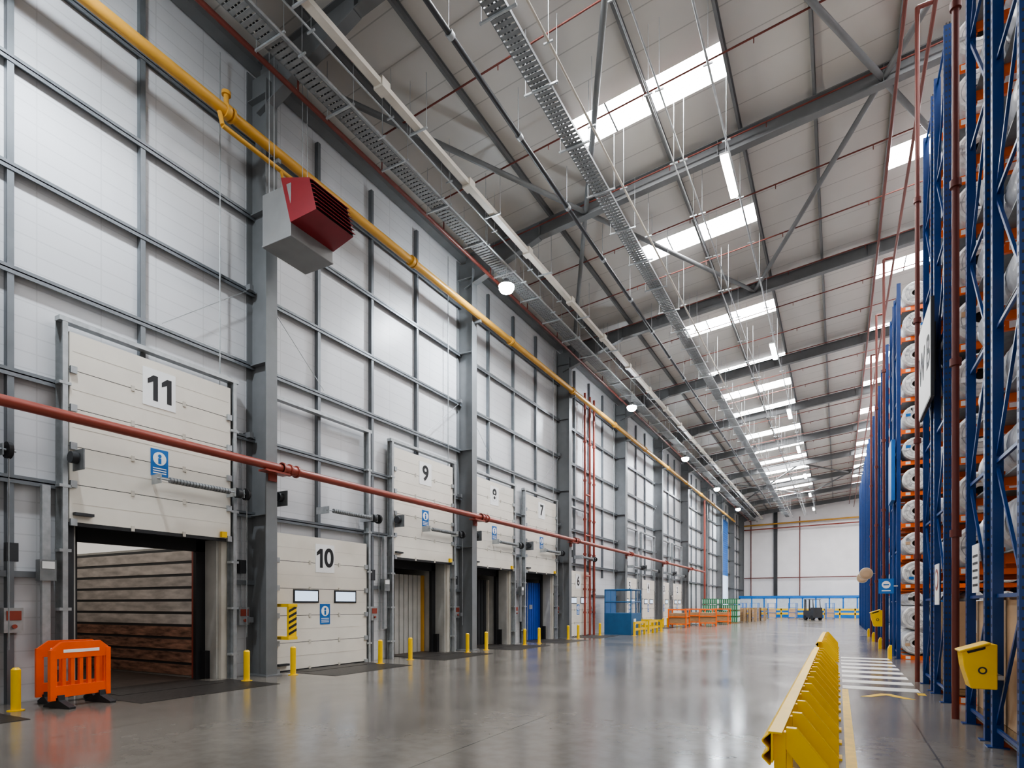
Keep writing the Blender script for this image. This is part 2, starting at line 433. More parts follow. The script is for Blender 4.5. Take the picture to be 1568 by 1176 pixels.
    b.box(WX-0.46, WX-0.1, yc-1.42, yc+1.42, 3.0, 3.05, 'dark')
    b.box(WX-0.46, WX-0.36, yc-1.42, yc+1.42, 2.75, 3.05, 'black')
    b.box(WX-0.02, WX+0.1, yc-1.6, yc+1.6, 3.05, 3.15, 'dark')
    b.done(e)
    b = B('control_box')
    y = yc+1.95
    b.box(WX+0.02, WX+0.16, y-0.13, y+0.13, 1.15, 1.55, 'galv'); b.box(WX+0.16, WX+0.17, y-0.1, y+0.1, 1.35, 1.5, 'red')
    b.cyl((WX+0.17, y, 1.25), (WX+0.2, y, 1.25), 0.035, 'red', 12)
    b.box(WX+0.02, WX+0.12, y-0.08, y+0.08, 2.3, 2.6, 'dark'); b.cyl((WX+0.06, y, 1.55), (WX+0.06, y, 5.3), 0.015, 'galv', 6)
    b.done(e)
    b = B('leveller_plate')
    b.box(-12.2, -11.05, yc-1.0, yc+1.0, 0.002, 0.012, 'plate')
    b.box(-11.5, -9.9, yc-1.3, yc+1.45, 0.001, 0.006, 'plate')
    b.done(e)
for d in doors: dock_door(*d)

def trailer(yc, kind):
    b = B('parked_trailer'); x1 = -12.28; x0 = x1-(9 if kind == 'open' else 5); w = 1.24; H = 2.9
    b.box(x0, x1, yc-w, yc+w, -0.15, 0.0, 'tfloor')
    b.box(x0, x1, yc-w-0.04, yc-w, -0.15, H, 'tgrey'); b.box(x0, x1, yc+w, yc+w+0.04, -0.15, H, 'tgrey')
    b.box(x0, x1, yc-w-0.04, yc+w+0.04, H, H+0.05, 'troof' if kind == 'open' else 'tgrey'); b.box(x0-0.05, x0, yc-w, yc+w, -0.15, H, 'tgrey')
    if kind == 'open':
        for s in (-1, 1):
            z = 0.05; i = 0
            while z < 2.75:
                a, c = sorted((yc+s*w, yc+s*(w-0.03)))
                b.box(x0, x1-0.1, a, c, z, z+0.22, 'rust' if z < 1.15 else 'slat')
                a, c = sorted((yc+s*w, yc+s*(w-0.015)))
                b.box(x0, x1-0.1, a, c, z+0.22, z+0.28, 'dark'); z += 0.28
        b.box(x1-0.08, x1, yc+w-0.06, yc+w, 0, H, 'red')
    else:
        k = {'grey': 'tgrey', 'blue': 'tblue', 'dark': 'dark'}[kind]
        xx = x1-0.35 if kind != 'blue' else x1-0.05
        y = yc-w
        while y < yc+w-0.2:
            b.box(xx, xx+0.04, y+0.01, y+0.2, 0, 2.6, k); b.box(xx-0.02, xx+0.01, y, y+0.24, 0, 2.6, k); y += 0.24
        b.box(xx, xx+0.12, yc+w-0.14, yc+w-0.04, 0, 2.6, {'grey': 'ochre', 'blue': 'tblue', 'dark': 'cream'}[kind])
        if kind == 'blue':
            b.box(xx+0.04, xx+0.07, yc-0.02, yc+0.02, 0, 2.6, 'galv')
            b.box(xx+0.04, xx+0.06, yc+0.2, yc+0.5, 1.4, 1.6, 'galv')
    for xx in (x0+0.6, x0+1.8, x1-1.5):
        for s in (-1, 1):
            b.cyl((xx, yc+s*1.2, -0.78), (xx, yc+s*0.92, -0.78), 0.47, 'black', 20)
    b.box(x0+0.1, x1-0.2, yc-0.5, yc+0.5, -0.4, -0.15, 'dark')
    b.done()
for yc, n, o, t in doors:
    if o: trailer(yc, t)

# bollards
bb = B('yellow_bollard'); bb.cyl((0,0,0), (0,0,0.62), 0.062, 'yellow', 20); bb.cyl((0,0,0.62), (0,0,0.65), 0.062, 'yellow', 20, 0.035)
bb.cyl((0,0,0), (0,0,0.012), 0.11, 'yellow', 16)
bme = bb.mesh()
for k in range(0, 6):
    for c in (0.39, 3.35, 4.65, 7.7):
        if k == 0 and c < 3: continue
        if k == 3 and c > 4: continue
        if k == 0 and c == 4.65: c = 3.68
        if k == 0 and c == 3.35: continue
        inst('yellow_bollard', bme, (-10.9, yb(k)+c, 0))

# hazard post by door 10
b = B('hazard_bracket')
y = yb(1)+0.42; x = -11.0
for z in (0.8, 1.55): b.box(-11.5, x+0.05, y-0.12, y+0.14, z, z+0.07, 'yellow')
b.box(x-0.02, x+0.04, y-0.1, y+0.12, 0.8, 1.6, 'yellow')
for i in range(5):
    z = 0.9+i*0.13
    b.prism([(y-0.1, z), (y+0.12, z+0.1), (y+0.12, z+0.16), (y-0.1, z+0.06)], 'x', x+0.04, x+0.045, 'black')
b.done()

# ------------------------------------------------------------------ orange plastic barrier
e = empty('plastic_safety_barrier', (-10.65, 5.12, 0))
def barr(dx, dy, rz):
    b = B('barrier_panel')
    W = 0.42
    b.prism([(-W, 0.76), (W, 0.76), (W+0.03, 0.9), (W-0.12, 1.02), (-W+0.12, 1.02), (-W-0.03, 0.9)], 'x', -0.03, 0.03, 'barr')
    b.prism([(-W, 0.16), (W, 0.16), (W, 0.34), (-W, 0.34)], 'x', -0.03, 0.03, 'barr')
    for i in range(7):
        y = -W+i*(2*W-0.055)/6
        b.box(-0.022, 0.022, y, y+0.055, 0.3, 0.78, 'barr')
    b.box(-0.035, 0.035, -W-0.05, -W+0.03, 0.12, 0.9, 'barr'); b.box(-0.035, 0.035, W-0.03, W+0.05, 0.12, 0.9, 'barr')
    b.box(0.03, 0.034, -0.28, 0.28, 0.85, 0.90, 'white')
    for s in (-1, 1):
        yy = s*(W-0.1)
        b.prism([(-0.3, 0), (0.3, 0), (0.3, 0.03), (0.06, 0.12), (0.05, 0.2), (-0.05, 0.2), (-0.06, 0.12), (-0.3, 0.03)], 'y', yy-0.05, yy+0.05, 'black')
    b.done(e, bevel=0.008, loc=(dx, dy, 0), rz=rz)
barr(0, 0, math.radians(8))
barr(-0.52, 0.10, math.radians(-9))

# ------------------------------------------------------------------ pipes
b = B('gas_pipe'); gx, gz = -10.9, 11.6
b.cyl((gx, -5, gz), (gx, 76, gz), 0.11, 'ochre', 20)
for y in [7.9+6*i for i in range(-1, 12)]:
    b.cyl((gx, y-0.05, gz), (gx, y+0.05, gz), 0.15, 'ochre', 20)
    b.cyl((gx, y+0.10, gz), (gx, y+0.14, gz), 0.15, 'ochre', 20)
b.cyl((gx, 7.9, gz), (gx, 7.9, gz+0.35), 0.05, 'ochre', 12); b.cyl((gx, 7.9, gz+0.33), (gx, 7.9, gz+0.4), 0.09, 'ochre', 12)
b.cyl((gx, 7.75, gz-0.1), (gx+0.1, 7.75, gz-0.42), 0.045, 'ochre', 12)
b.cyl((gx+0.1, 7.75, gz-0.42), (gx+0.1, 9.6, gz-0.42), 0.05, 'ochre', 12)
for k in range(0, 9): b.box(WX+D+0.003, gx+0.02, yb(k)-0.04, yb(k)+0.04, gz-0.2, gz-0.10, 'steel')
b.done()
b = B('sprinkler_main'); rx, rz_ = -10.98, 4.66
b.cyl((rx, -5, rz_), (rx, 57.8, rz_), 0.088, 'red', 20)
for k in range(0, 7):
    y = yb(k)+0.35
    b.cyl((rx, y-0.22, rz_), (rx, y+0.22, rz_), 0.115, 'red', 20)
    for s in (-0.2, 0, 0.2): b.cyl((rx, y+s-0.02, rz_), (rx, y+s+0.02, rz_), 0.14, 'red', 16)
    b.box(WX+D+0.003, rx+0.1, yb(k)-0.35, yb(k)+0.3, rz_-0.14, rz_-0.1, 'red')
    b.box(WX+D+0.003, WX+D+0.05, yb(k)-0.1, yb(k)+0.1, rz_-0.3, rz_+0.12, 'red')
b.done()
b = B('sprinkler_riser')
b.cyl((rx, 58, 0), (rx, 58, 11.4), 0.09, 'red', 16)
b.done()
b = B('sprinkler_riser')
for y, x in ((28.9, -11.45), (29.6, -11.45), (30.2, -11.45)):
    b.cyl((x, y, 0), (x, y, 12.5), 0.06, 'red', 14)
    for z in (1.2, 2.4, 4.2, 6, 8, 10): b.cyl((x, y, z-0.05), (x, y, z+0.05), 0.09, 'red', 14)
for z in (3.1, 5.2, 7.3): b.cyl((-11.45, 28.9, z), (-11.45, 29.6, z), 0.05, 'red', 10)
b.done()
b = B('sprinkler_roof_pipes')
b.cyl((-10.35, -5, 12.75), (-10.35, FAR-1, 12.75), 0.055, 'redd', 14)
for i in range(32):
    y = 1.0+2.75*i
    if y > FAR-1: break
    b.cyl((-10.35, y, 12.75), (-10.35, y, zs(-10.35)-0.42), 0.022, 'redd', 8)
    x0, x1 = -10.35, 24
    b.cyl((x0, y, zs(x0)-0.42), (x1, y, zs(x1)-0.42), 0.022, 'redd', 8)
    for j in range(9):
        x = -9.5+j*2.6
        b.cyl((x, y, zs(x)-0.42), (x, y, zs(x)-0.56), 0.013, 'redd', 6)
for x in (1.25, 1.75):
    b.cyl((x, 10, 13.9 if x > 1.5 else 14.3), (x, FAR-1, 13.9 if x > 1.5 else 14.3), 0.04, 'redd', 10)
b.done()
b = B('black_service_pipe'); x, z = -6.9, 13.15
b.cyl((x, -5, z), (x, 76, z), 0.06, 'dark', 14)
for i in range(26): b.cyl((x, 1+3.0*i, z), (x, 1.12+3.0*i, z), 0.085, 'galv', 12); b.cyl((x, 1+3*i, z), (x, 1+3*i, zs(x)-0.2), 0.008, 'galv', 6)
b.done()

# ------------------------------------------------------------------ cable trays
def tray(name, x, z, w, k, ladder):
    b = B(name)
    for s in (-1, 1):
        b.box(x+s*w/2-0.008, x+s*w/2+0.008, -5, FAR-2, z, z+0.08, k)
    y = -5
    while y < FAR-2: b.box(x-w/2, x+w/2, y, y+0.09, z, z+0.012, k); y += 0.13
    for i in range(3): b.cyl((x-w/4+i*w/5, -5, z+0.04), (x-w/4+i*w/5, FAR-2, z+0.04), 0.025, 'dark', 6)
    y = 0.5
    while y < FAR-2:
        b.box(x-w/2-0.2, x+w/2+0.2, y-0.02, y+0.02, z-0.05, z-0.01, 'galv')
        for s in (-1, 1): b.cyl((x+s*(w/2+0.17), y, z-0.08), (x+s*(w/2+0.17), y, zs(x)-0.18), 0.007, 'galv', 6)
        y += 1.9
    b.done()
tray('cable_tray', -9.85, 12.75, 0.45, 'galvd', True)
tray('cable_tray', -5.75, 13.0, 0.42, 'galvd', True)
b = B('cream_cable_trunking'); x, z = -8.75, 12.85
b.box(x-0.09, x+0.09, -5, FAR-2, z, z+0.12, 'cream')
for i in range(24):
    y = 3+3.5*i
    b.box(x-0.12, x+0.13, y, y+0.26, z-0.05, z+0.17, 'cream'); b.box(x-0.26, x+0.26, y+1.4, y+1.44, z-0.04, z, 'galv')
    for s in (-1, 1): b.cyl((x+s*0.24, y+1.42, z-0.05), (x+s*0.24, y+1.42, zs(x)-0.18), 0.007, 'galv', 6)
b.done()
for x, z, r in ((-9.4, 12.6, 0.025), (-9.15, 12.95, 0.022), (-5.1, 12.9, 0.03), (-3.75, 13.1, 0.02), (-3.5, 13.1, 0.02), (-2.45, 13.22, 0.025)):
    b = B('lighting_conduit')
    b.cyl((x, -5, z), (x, FAR-2, z), r, 'cream' if r > 0.028 else 'galv', 8)
    y = 1.3
    while y < FAR-2:
        b.cyl((x, y, z), (x, y, zs(x)-0.18), 0.007, 'galv', 6)
        b.box(x-0.1, x+0.1, y-0.015, y+0.015, z-0.035, z, 'galv'); y += 2.4
    b.done()

# ------------------------------------------------------------------ lights
def add_light(kind, name, loc, energy, col, size=1, size_y=None, rot=(0,0,0), parent=None, spot=None):
    l = bpy.data.lights.new(name, kind); l.energy = energy; l.color = col
    if kind == 'AREA':
        l.shape = 'RECTANGLE'; l.size = size; l.size_y = size_y or size
    elif kind == 'SPOT':
        l.spot_size = spot; l.spot_blend = 0.6; l.shadow_soft_size = size
    else: l.shadow_soft_size = size
    o = bpy.data.objects.new(name, l); COL.objects.link(o); o.location = loc; o.rotation_euler = rot
    if parent: o.parent = parent
    return o
for y in (4.2, 16.9, 30.3, 42.7, 55.2, 68.0):
    e = empty('high_bay_floodlight', (-9.4, y, 11.8))
    b = B('housing')
    b.cyl((0, 0, 0.09), (0, 0, 0.22), 0.25, 'galvd', 24, 0.14); b.cyl((0, 0, 0.22), (0, 0, 0.30), 0.08, 'dark', 16)
    b.cyl((0, 0, 0.30), (0, 0, 0.72), 0.012, 'galv', 8)
    b.cyl((0, 0, 0.0), (0, 0, 0.09), 0.245, 'led', 24, 0.25); b.cyl((0, 0, -0.09), (0, 0, 0.0), 0.19, 'led', 24, 0.245)
    b.cyl((0, 0, -0.15), (0, 0, -0.09), 0.08, 'led', 24, 0.19)
    b.done(e)
    add_light('SPOT', 'lamp', (0, 0, -0.2), 1700, (0.86, 0.93, 1.0), 0.15, parent=e, spot=math.radians(150))
tb = B('fluorescent_batten')
tb.box(-0.10, 0.10, -0.85, 0.85, 0.0, 0.05, 'white'); tb.box(-0.085, 0.085, -0.82, 0.82, -0.07, 0, 'tube')
for s in (-0.6, 0.6): tb.cyl((0, s, 0.05), (0, s, 0.562), 0.006, 'galv', 6)
tme = tb.mesh()
for y in (16.2, 28.3, 38, 47, 57, 67, 77): inst('fluorescent_batten', tme, (-2.45, y, 12.62))

# ------------------------------------------------------------------ unit heater
e = empty('unit_heater', (-10.0, 9.15, 9.8))
b = B('casing')
b.box(-0.65, 0.20, -0.58, 0.58, -0.66, 0.42, 'casing')
b.box(-0.66, 0.21, -0.59, 0.59, -0.68, -0.64, 'casing')
b.done(e, bevel=0.01)
b = B('louvre_hood')
A = [(0.20, -0.59, -0.40), (0.20, 0.59, -0.40), (-0.08, 0.59, 0.60), (-0.08, -0.59, 0.60)]
C = [(0.86, -0.52, -0.30), (0.86, 0.52, -0.30), (0.66, 0.52, 0.40), (0.66, -0.52, 0.40)]
b.add(A+C, [(0, 3, 7, 4), (1, 5, 6, 2), (3, 2, 6, 7), (0, 4, 5, 1)], 'hood')
b.add(C, [(0, 1, 2, 3)], 'black')
for i in range(7):
    t = (i+0.5)/7; z = -0.30+0.70*t; x = 0.86-0.20*t
    b.beam((x+0.03, -0.52, z), (x+0.03, 0.52, z), 0.09, 0.012, 'hood', up=(0.5, 0, 1))
b.done(e)
b = B('hanging_rods')
for dx in (-0.6, -0.45):
    for dy in (-0.45, 0.45): b.cyl((dx, dy, 0.4), (dx, dy, 4.1), 0.008, 'galv', 6)
b.cyl((-0.5, 0, 0.4), (-0.76, 0, 1.32), 0.03, 'ochre', 8)
b.done(e)

# ------------------------------------------------------------------ yellow guard rail by the aisle
def guard(y0, y1):
    b = B('yellow_guard_rail')
    prof = [(-0.50, 0.28), (-0.555, 0.335), (-0.555, 0.355), (-0.51, 0.40), (-0.51, 0.42), (-0.555, 0.465), (-0.555, 0.485), (-0.50, 0.54)]
    n = len(prof); t = 0.012
    P = prof + [(p[0]+t, p[1]) for p in prof[::-1]]
    vs = [(p[0], y0, p[1]) for p in P] + [(p[0], y1, p[1]) for p in P]
    m = len(P)
    fs = [(i, m+i, m+(i+1) % m, (i+1) % m) for i in range(m)]
    fs += [(i, i+1, m-2-i, m-1-i) for i in range(n-1)] + [(m+i, 2*m-1-i, 2*m-2-i, m+i+1) for i in range(n-1)]
    b.add(vs, fs, 'yellow')
    b.box(-0.505, -0.40, y0, y1, 0.541, 0.556, 'yellow')
    b.box(-0.485, -0.47, y0, y1, 0.30, 0.541, 'yellow')
    y = y0+0.10
    while y < y1-0.1:
        b.box(-0.47, -0.38, y, y+0.10, 0.021, 0.540, 'yellow')
        b.prism([(-0.379, 0.575), (-0.30, 0.575), (0.01, 0.18), (0.01, 0.021), (-0.09, 0.021), (-0.379, 0.40)], 'y', y+0.01, y+0.09, 'yellow')
        b.box(-0.5, 0.04, y-0.05, y+0.15, 0.0, 0.02, 'yellow')
        b.cyl((-0.05, y-0.02, 0.02), (-0.05, y-0.02, 0.035), 0.015, 'dark', 6)
        y += 0.80
    b.done()
guard(5.35, 16.5); guard(19.0, 26.0)

b = B('floor_walkway_marking')
b.box(0.07, 0.17, 3.0, 13.0, 0.0, 0.003, 'painty')
for i in range(8):
    y = 13.1+i*1.05; b.box(0.08, 1.32, y, y+0.5, 0.0, 0.003, 'paintw')
b.prism([(0.35, 12.1), (0.5, 12.1), (0.75, 12.45), (1.0, 12.1), (1.15, 12.1), (0.82, 12.65), (0.68, 12.65)], 'z', 0, 0.003, 'painty')
b.prism([(1.25, 12.7), (1.37, 12.7), (1.37, 13.0), (1.25, 13.0)], 'z', 0, 0.003, 'painty')
b.done()

# ------------------------------------------------------------------ racking
LV = [2.2, 3.05, 3.98, 4.9, 5.80, 6.72, 7.65, 8.5, 9.42, 10.3]
RD = 1.22; BW = 2.95; NB = 3; RX0 = 1.52
def roll(b, x, z, y0, y1, r, lab=False):
    n = 20
    prof = [(y0+0.01, 0.085, 'wrapend'), (y0-0.005, r*0.42, 'wrapgrey'), (y0-0.005, r*0.47, 'wrapend'), (y0, r*0.70, 'wrapgrey'), (y0, r*0.74, 'wrapend'), (y0, r*0.88, 'wrapend'), (y0+0.035, r, 'wrap'), (y1-0.03, r, 'wrapend'), (y1, r*0.9, 'wrapend'), (y1, 0.02, 'e')]
    rings = []
    for yy, rr, _ in prof:
        rings.append([(x+math.cos(2*math.pi*i/n)*rr, yy, z+math.sin(2*math.pi*i/n)*rr) for i in range(n)])
    for j in range(len(prof)-1):
        b.add(rings[j]+rings[j+1], [(i, n+i, n+(i+1) % n, (i+1) % n) for i in range(n)], prof[j][2], prof[j][2] == 'wrap')
    inner = [(px_, y0+0.12, pz) for px_, _, pz in rings[0]]
    b.add(rings[0]+inner, [(i, (i+1) % n, n+(i+1) % n, n+i) for i in range(n)], 'core', True)
    b.add(inner, [tuple(range(n))], 'core')
    for i in range(5):
        a = random.random()*6.28; w = random.uniform(0.05, 0.14)
        r0, r1 = r*random.uniform(0.3, 0.45), r*random.uniform(0.75, 0.88)
        pts = [(x+math.cos(a)*r0, y0-0.007, z+math.sin(a)*r0), (x+math.cos(a-w)*r1, y0-0.007, z+math.sin(a-w)*r1), (x+math.cos(a+w)*r1, y0-0.007, z+math.sin(a+w)*r1)]
        b.add(pts, [(0, 1, 2)], 'wrapgrey')
    a = random.random()*6.28; q = r*0.58; cx, cz = x+math.cos(a)*q, z+math.sin(a)*q
    s = 0.06; b.box(cx-s, cx+s, y0-0.01, y0, cz-s*0.7, cz+s*0.7, ('white', 'core', 'blue2', 'card', 'white')[random.randrange(5)])
def rackmesh(detail):
    b = B('pallet_rack'); H = 11.05
    for i in range(NB+1):
        x = i*BW+0.05
        for y in (0.0, RD-0.09):
            b.box(x-0.05, x+0.05, y, y+0.012, 0, H, 'blue'); b.box(x-0.05, x+0.05, y+0.078, y+0.09, 0, H, 'blue')
            b.box(x-0.05, x-0.038, y+0.012, y+0.078, 0, H, 'blue')
            b.box(x-0.1, x+0.1, y-0.03, y+0.12, 0, 0.01, 'blue')
            if detail and i == 0:
                z = 0.15
                while z < H:
                    b.box(x-0.0515, x-0.05, y+0.03, y+0.055, z, z+0.035, 'core')
                    if y == 0.0: b.box(x-0.03, x-0.01, y-0.0015, y, z, z+0.03, 'core'); b.box(x+0.015, x+0.035, y-0.0015, y, z, z+0.03, 'core')
                    z += 0.1
        z = 0.2; j = 0
        while z+1.45 < H:
            b.beam((x, 0.06, z), (x, RD-0.06, z), 0.03, 0.04, 'blue')
            if j % 2: b.beam((x, 0.06, z+0.05), (x, RD-0.06, z+1.45), 0.03, 0.04, 'blue')
            else: b.beam((x, RD-0.06, z+0.05), (x, 0.06, z+1.45), 0.03, 0.04, 'blue')
            z += 1.5; j += 1
        b.beam((x, 0.06, H-0.1), (x, RD-0.06, H-0.1), 0.03, 0.04, 'blue')
    for i in range(NB):
        x0 = i*BW+0.10; x1 = (i+1)*BW+0.0
        for z in [0.12]+LV:
            for y in (-0.02, RD-0.05):
                b.box(x0, x1, y, y+0.05, z-0.12, z, 'orange')
                b.box(x0, x0+0.02, y-0.01, y+0.06, z-0.18, z+0.04, 'orange')
            b.box(x0, x1, 0.05, RD-0.07, z-0.03, z-0.01, 'galvd')
            b.box(x0+0.12, x0+0.24, -0.024, -0.02, z-0.1, z-0.02, 'white')
    return b.mesh()
def stockmesh(boxes, seed):
    random.seed(seed)
    b = B('stored_rolls')
    for i in range(NB):
        x0 = i*BW+0.11
        if boxes:
            for j in range(3):
                h = 0.13+random.uniform(1.45, 1.75)
                b.box(x0+j*0.92+0.02, x0+j*0.92+0.90, -0.06, RD+0.06, 0.25, h, 'card')
                b.box(x0+j*0.92+0.02, x0+j*0.92+0.90, -0.04, RD+0.04, 0.14, 0.24, 'wood')
                b.box(x0+j*0.92+0.3, x0+j*0.92+0.55, -0.064, -0.06, h-0.5, h-0.3, 'white')
        else:
            for j in range(4):
                for zz in (0.49, 1.22, 1.78):
                    if zz > 1.5:
                        roll(b, x0+0.35+j*0.70, zz, -0.02, RD, 0.2)
                    else: roll(b, x0+0.35+j*0.70, zz, -0.05-random.random()*0.1, RD+0.02, 0.345)
        for z in LV:
            for j in range(4):
                if random.random() < 0.02: continue
                r = random.uniform(0.325, 0.345)
                roll(b, x0+0.345+j*0.70, z+r+0.005, -0.10-random.random()*0.06, RD-0.02, r)
    return b.mesh()
rmD = rackmesh(True); rmS = rackmesh(False)
st = [stockmesh(False, 1), stockmesh(False, 2), stockmesh(True, 3)]
rows = [(7.33, 2), (8.85, 2), (11.95, 2), (13.5, 2)]
y = 20.9; i = 0
while y < 58:
    rows += [(y, i % 2), (y+1.55, (i+1) % 2)]; y += 4.7; i += 1
for y, s in rows:
    near = y < 15
    r = inst('pallet_rack', rmD if near else rmS, (RX0, y, 0))
    inst('stored_rolls', st[s], (0, 0, 0), parent=r)

# in-rack sprinkler risers
for y in (10.35, 14.95, 25.3, 30.0, 34.7):
    b = B('rack_sprinkler_riser')
    b.cyl((1.45, y, 0.0), (1.45, y, 14.0), 0.045, 'redd', 12)
    for z in (2.6, 5, 7.5, 10): b.cyl((1.45, y, z-0.05), (1.45, y, z+0.05), 0.07, 'redd', 12)
    b.cyl((1.45, y, 14.0), (1.72, y, 14.0), 0.045, 'redd', 12)
    b.done()
# rack signs
e = empty('aisle_sign_board', (1.44, 13.2, 6.0))
b = B('board'); b.box(-0.05, 0.0, -0.85, 0.85, -0.85, 0.85, 'dark'); b.box(-0.055, -0.05, -0.82, 0.82, -0.82, 0.82, 'white'); b.box(0, 0.05, -0.6, -0.5, -0.5, 0.5, 'dark'); b.done(e)
text('W B', e, (-0.058, 0.0, 0.0), 0.8, RMX, 'black', 0.01)
e = empty('aisle_sign_board', (1.44, 21.5, 5.6))
b = B('board'); b.box(-0.05, 0.05, -0.5, 0.6, -0.9, 0.9, 'blue2'); b.done(e)
e = empty('information_sign', (1.34, 20.8, 2.15))
b = B('board'); b.box(-0.28, 0.1, -0.02, 0.0, -0.22, 0.22, 'blue2'); b.box(-0.2, 0.02, -0.025, -0.02, -0.15, -0.12, 'white')
b.cyl((-0.09, -0.02, 0.04), (-0.09, -0.024, 0.04), 0.11, 'white', 20); b.box(-0.16, -0.02, -0.027, -0.024, 0.02, 0.06, 'blue2')
b.box(0.1, 0.2, -0.02, 0.0, -0.02, 0.02, 'galv'); b.done(e)
e = empty('prohibition_sign', (1.51, 12.6, 1.95))
b = B('board'); b.box(-0.01, 0.0, -0.25, 0.25, -0.35, 0.35, 'white'); b.cyl((-0.01, 0, 0.08), (-0.014, 0, 0.08), 0.19, 'red', 20); b.cyl((-0.014, 0, 0.08), (-0.017, 0, 0.08), 0.13, 'white', 20); b.done(e)
e = empty('load_notice', (1.51, 9.3, 2.05))
b = B('board'); b.box(-0.01, 0.0, -0.2, 0.2, -0.3, 0.3, 'white')
for i in range(5): b.box(-0.012, -0.01, -0.15, 0.15, -0.22+i*0.09, -0.19+i*0.09, 'dark')
b.done(e)
def wbin(x, y, z, s=1.0):
    b = B('yellow_waste_bin')
    P1 = [(-0.28, 0.0), (0, 0.0), (0, 0.60), (-0.08, 0.60), (-0.38, 0.50), (-0.36, 0.30)]
    b.prism([(p[0]*s, p[1]*s) for p in P1], 'y', -0.20*s, 0.20*s, 'yellow')
    b.prism([(-0.40*s, 0.48*s), (-0.41*s, 0.51*s), (-0.08*s, 0.63*s), (-0.07*s, 0.60*s)], 'y', -0.22*s, 0.22*s, 'yellow')
    b.prism([(-0.12*s, 0.58*s), (-0.34*s, 0.505*s), (-0.32*s, 0.46*s), (-0.12*s, 0.53*s)], 'y', -0.202*s, 0.202*s, 'black')
    b.cyl((-0.16*s, -0.202*s, 0.25*s), (-0.16*s, -0.205*s, 0.25*s), 0.05*s, 'dark', 16)
    b.cyl((-0.16*s, -0.205*s, 0.25*s), (-0.16*s, -0.207*s, 0.25*s), 0.03*s, 'yellow', 16)
    b.box(0, 0.06, -0.14, 0.14, 0.1, 0.15, 'galv')
    b.done(bevel=0.010, loc=(x, y, z))
wbin(1.48, 8.15, 0.70, 0.80); wbin(1.44, 25.9, 0.8)
pb = B('rack_upright_protector'); pb.prism([(-0.12, 0), (-0.02, 0), (-0.02, 0.4), (-0.08, 0.4), (-0.12, 0.3)], 'y', -0.08, 0.17, 'yellow'); pme = pb.mesh()
for y in (20.9, 25.6, 30.3, 35): inst('rack_upright_protector', pme, (1.42, y, 0))
for y, z in ((31.3, 3.0), (36.2, 3.0)):
    e = empty('convex_safety_mirror', (1.12, y, z))
    b = B('mirror_dome')
    b.cyl((0, 0, 0), (0, -0.05, 0), 0.27, 'cream', 28, 0.26); b.cyl((0, -0.05, 0), (0, -0.08, 0), 0.25, 'card', 28, 0.15); b.beam((0, 0.02, 0), (0.4, 0.1, 0), 0.03, 0.03, 'galv'); b.done(e)

# ------------------------------------------------------------------ blue lift cabinet & clutter
e = empty('blue_lift_platform', (-10.3, 31.6, 0))
b = B('body'); b.box(-0.75, 0.75, -0.9, 0.9, 0, 1.15, 'cage')
for x in (-0.72, 0.72):
    for y in (-0.87, 0, 0.87): b.cyl((x, y, 1.15), (x, y, 2.4), 0.035, 'cage', 8)
for z in (1.75, 2.4):
    for s in (-1, 1): b.cyl((s*0.72, -0.87, z), (s*0.72, 0.87, z), 0.035, 'cage', 8); b.cyl((-0.72, s*0.87, z), (0.72, s*0.87, z), 0.035, 'cage', 8)
b.box(-0.74, -0.7, -0.87, 0.87, 1.15, 2.4, 'cage')
for i in range(9): b.cyl((0.72, -0.8+i*0.2, 1.15), (0.72, -0.8+i*0.2, 2.4), 0.01, 'cage', 6)
b.box(0.75, 0.76, -0.5, -0.1, 0.5, 0.85, 'white'); b.done(e, bevel=0.01)
hb = B('yellow_hoop_guard')
for s in (-0.9, 0, 0.9):
    hb.box(-0.05, 0.05, s-0.05, s+0.05, 0, 0.72, 'yellow')
for z in (0.32, 0.66): hb.box(-0.04, 0.04, -0.95, 0.95, z-0.06, z+0.06, 'yellow')
hb.box(-0.12, 0.12, -1, -0.8, 0, 0.01, 'yellow')
hme = hb.mesh()
for x, y, r in ((-9.2, 31.0, 0), (-9.2, 33.6, 0), (-10.0, 35.6, 1.2)): inst('yellow_hoop_guard', hme, (x, y, 0), r)
sb = B('orange_stillage')
for x in (-0.6, 0.6):
    for y in (-0.8, 0.8): sb.box(x-0.04, x+0.04, y-0.04, y+0.04, 0, 1.3, 'orange')
for z in (0.25, 0.75, 1.25):
    for s in (-1, 1): sb.box(s*0.6-0.03, s*0.6+0.03, -0.8, 0.8, z-0.04, z+0.04, 'orange'); sb.box(-0.6, 0.6, s*0.8-0.03, s*0.8+0.03, z-0.04, z+0.04, 'orange')
sb.box(-0.55, 0.55, -0.75, 0.75, 0.28, 1.0, 'wood')
sme = sb.mesh()
for x, y in ((-9.9, 43), (-8.6, 46.6), (-9.9, 48.5), (-8.4, 51.5)): inst('orange_stillage', sme, (x, y, 0), random.uniform(-0.2, 0.2))
gb = B('green_crate_stack')
for j in range(4):
    gb.box(-0.6, 0.6, -0.9, 0.9, j*0.52+0.1, j*0.52+0.56, 'green')
    for i in range(8): gb.box(0.6, 0.62, -0.85+i*0.23, -0.80+i*0.23, j*0.52+0.14, j*0.52+0.5, 'white'); gb.box(-0.6+i*0.15, -0.57+i*0.15, -0.92, -0.9, j*0.52+0.14, j*0.52+0.5, 'white')
gb.box(-0.6, 0.6, -0.9, 0.9, 0, 0.08, 'wood')
gme = gb.mesh()
for x, y in ((-9.8, 54.5), (-9.6, 57), (-8.2, 55.3)): inst('green_crate_stack', gme, (x, y, 0), random.uniform(-0.1, 0.1))
pb = B('pallet_stack')
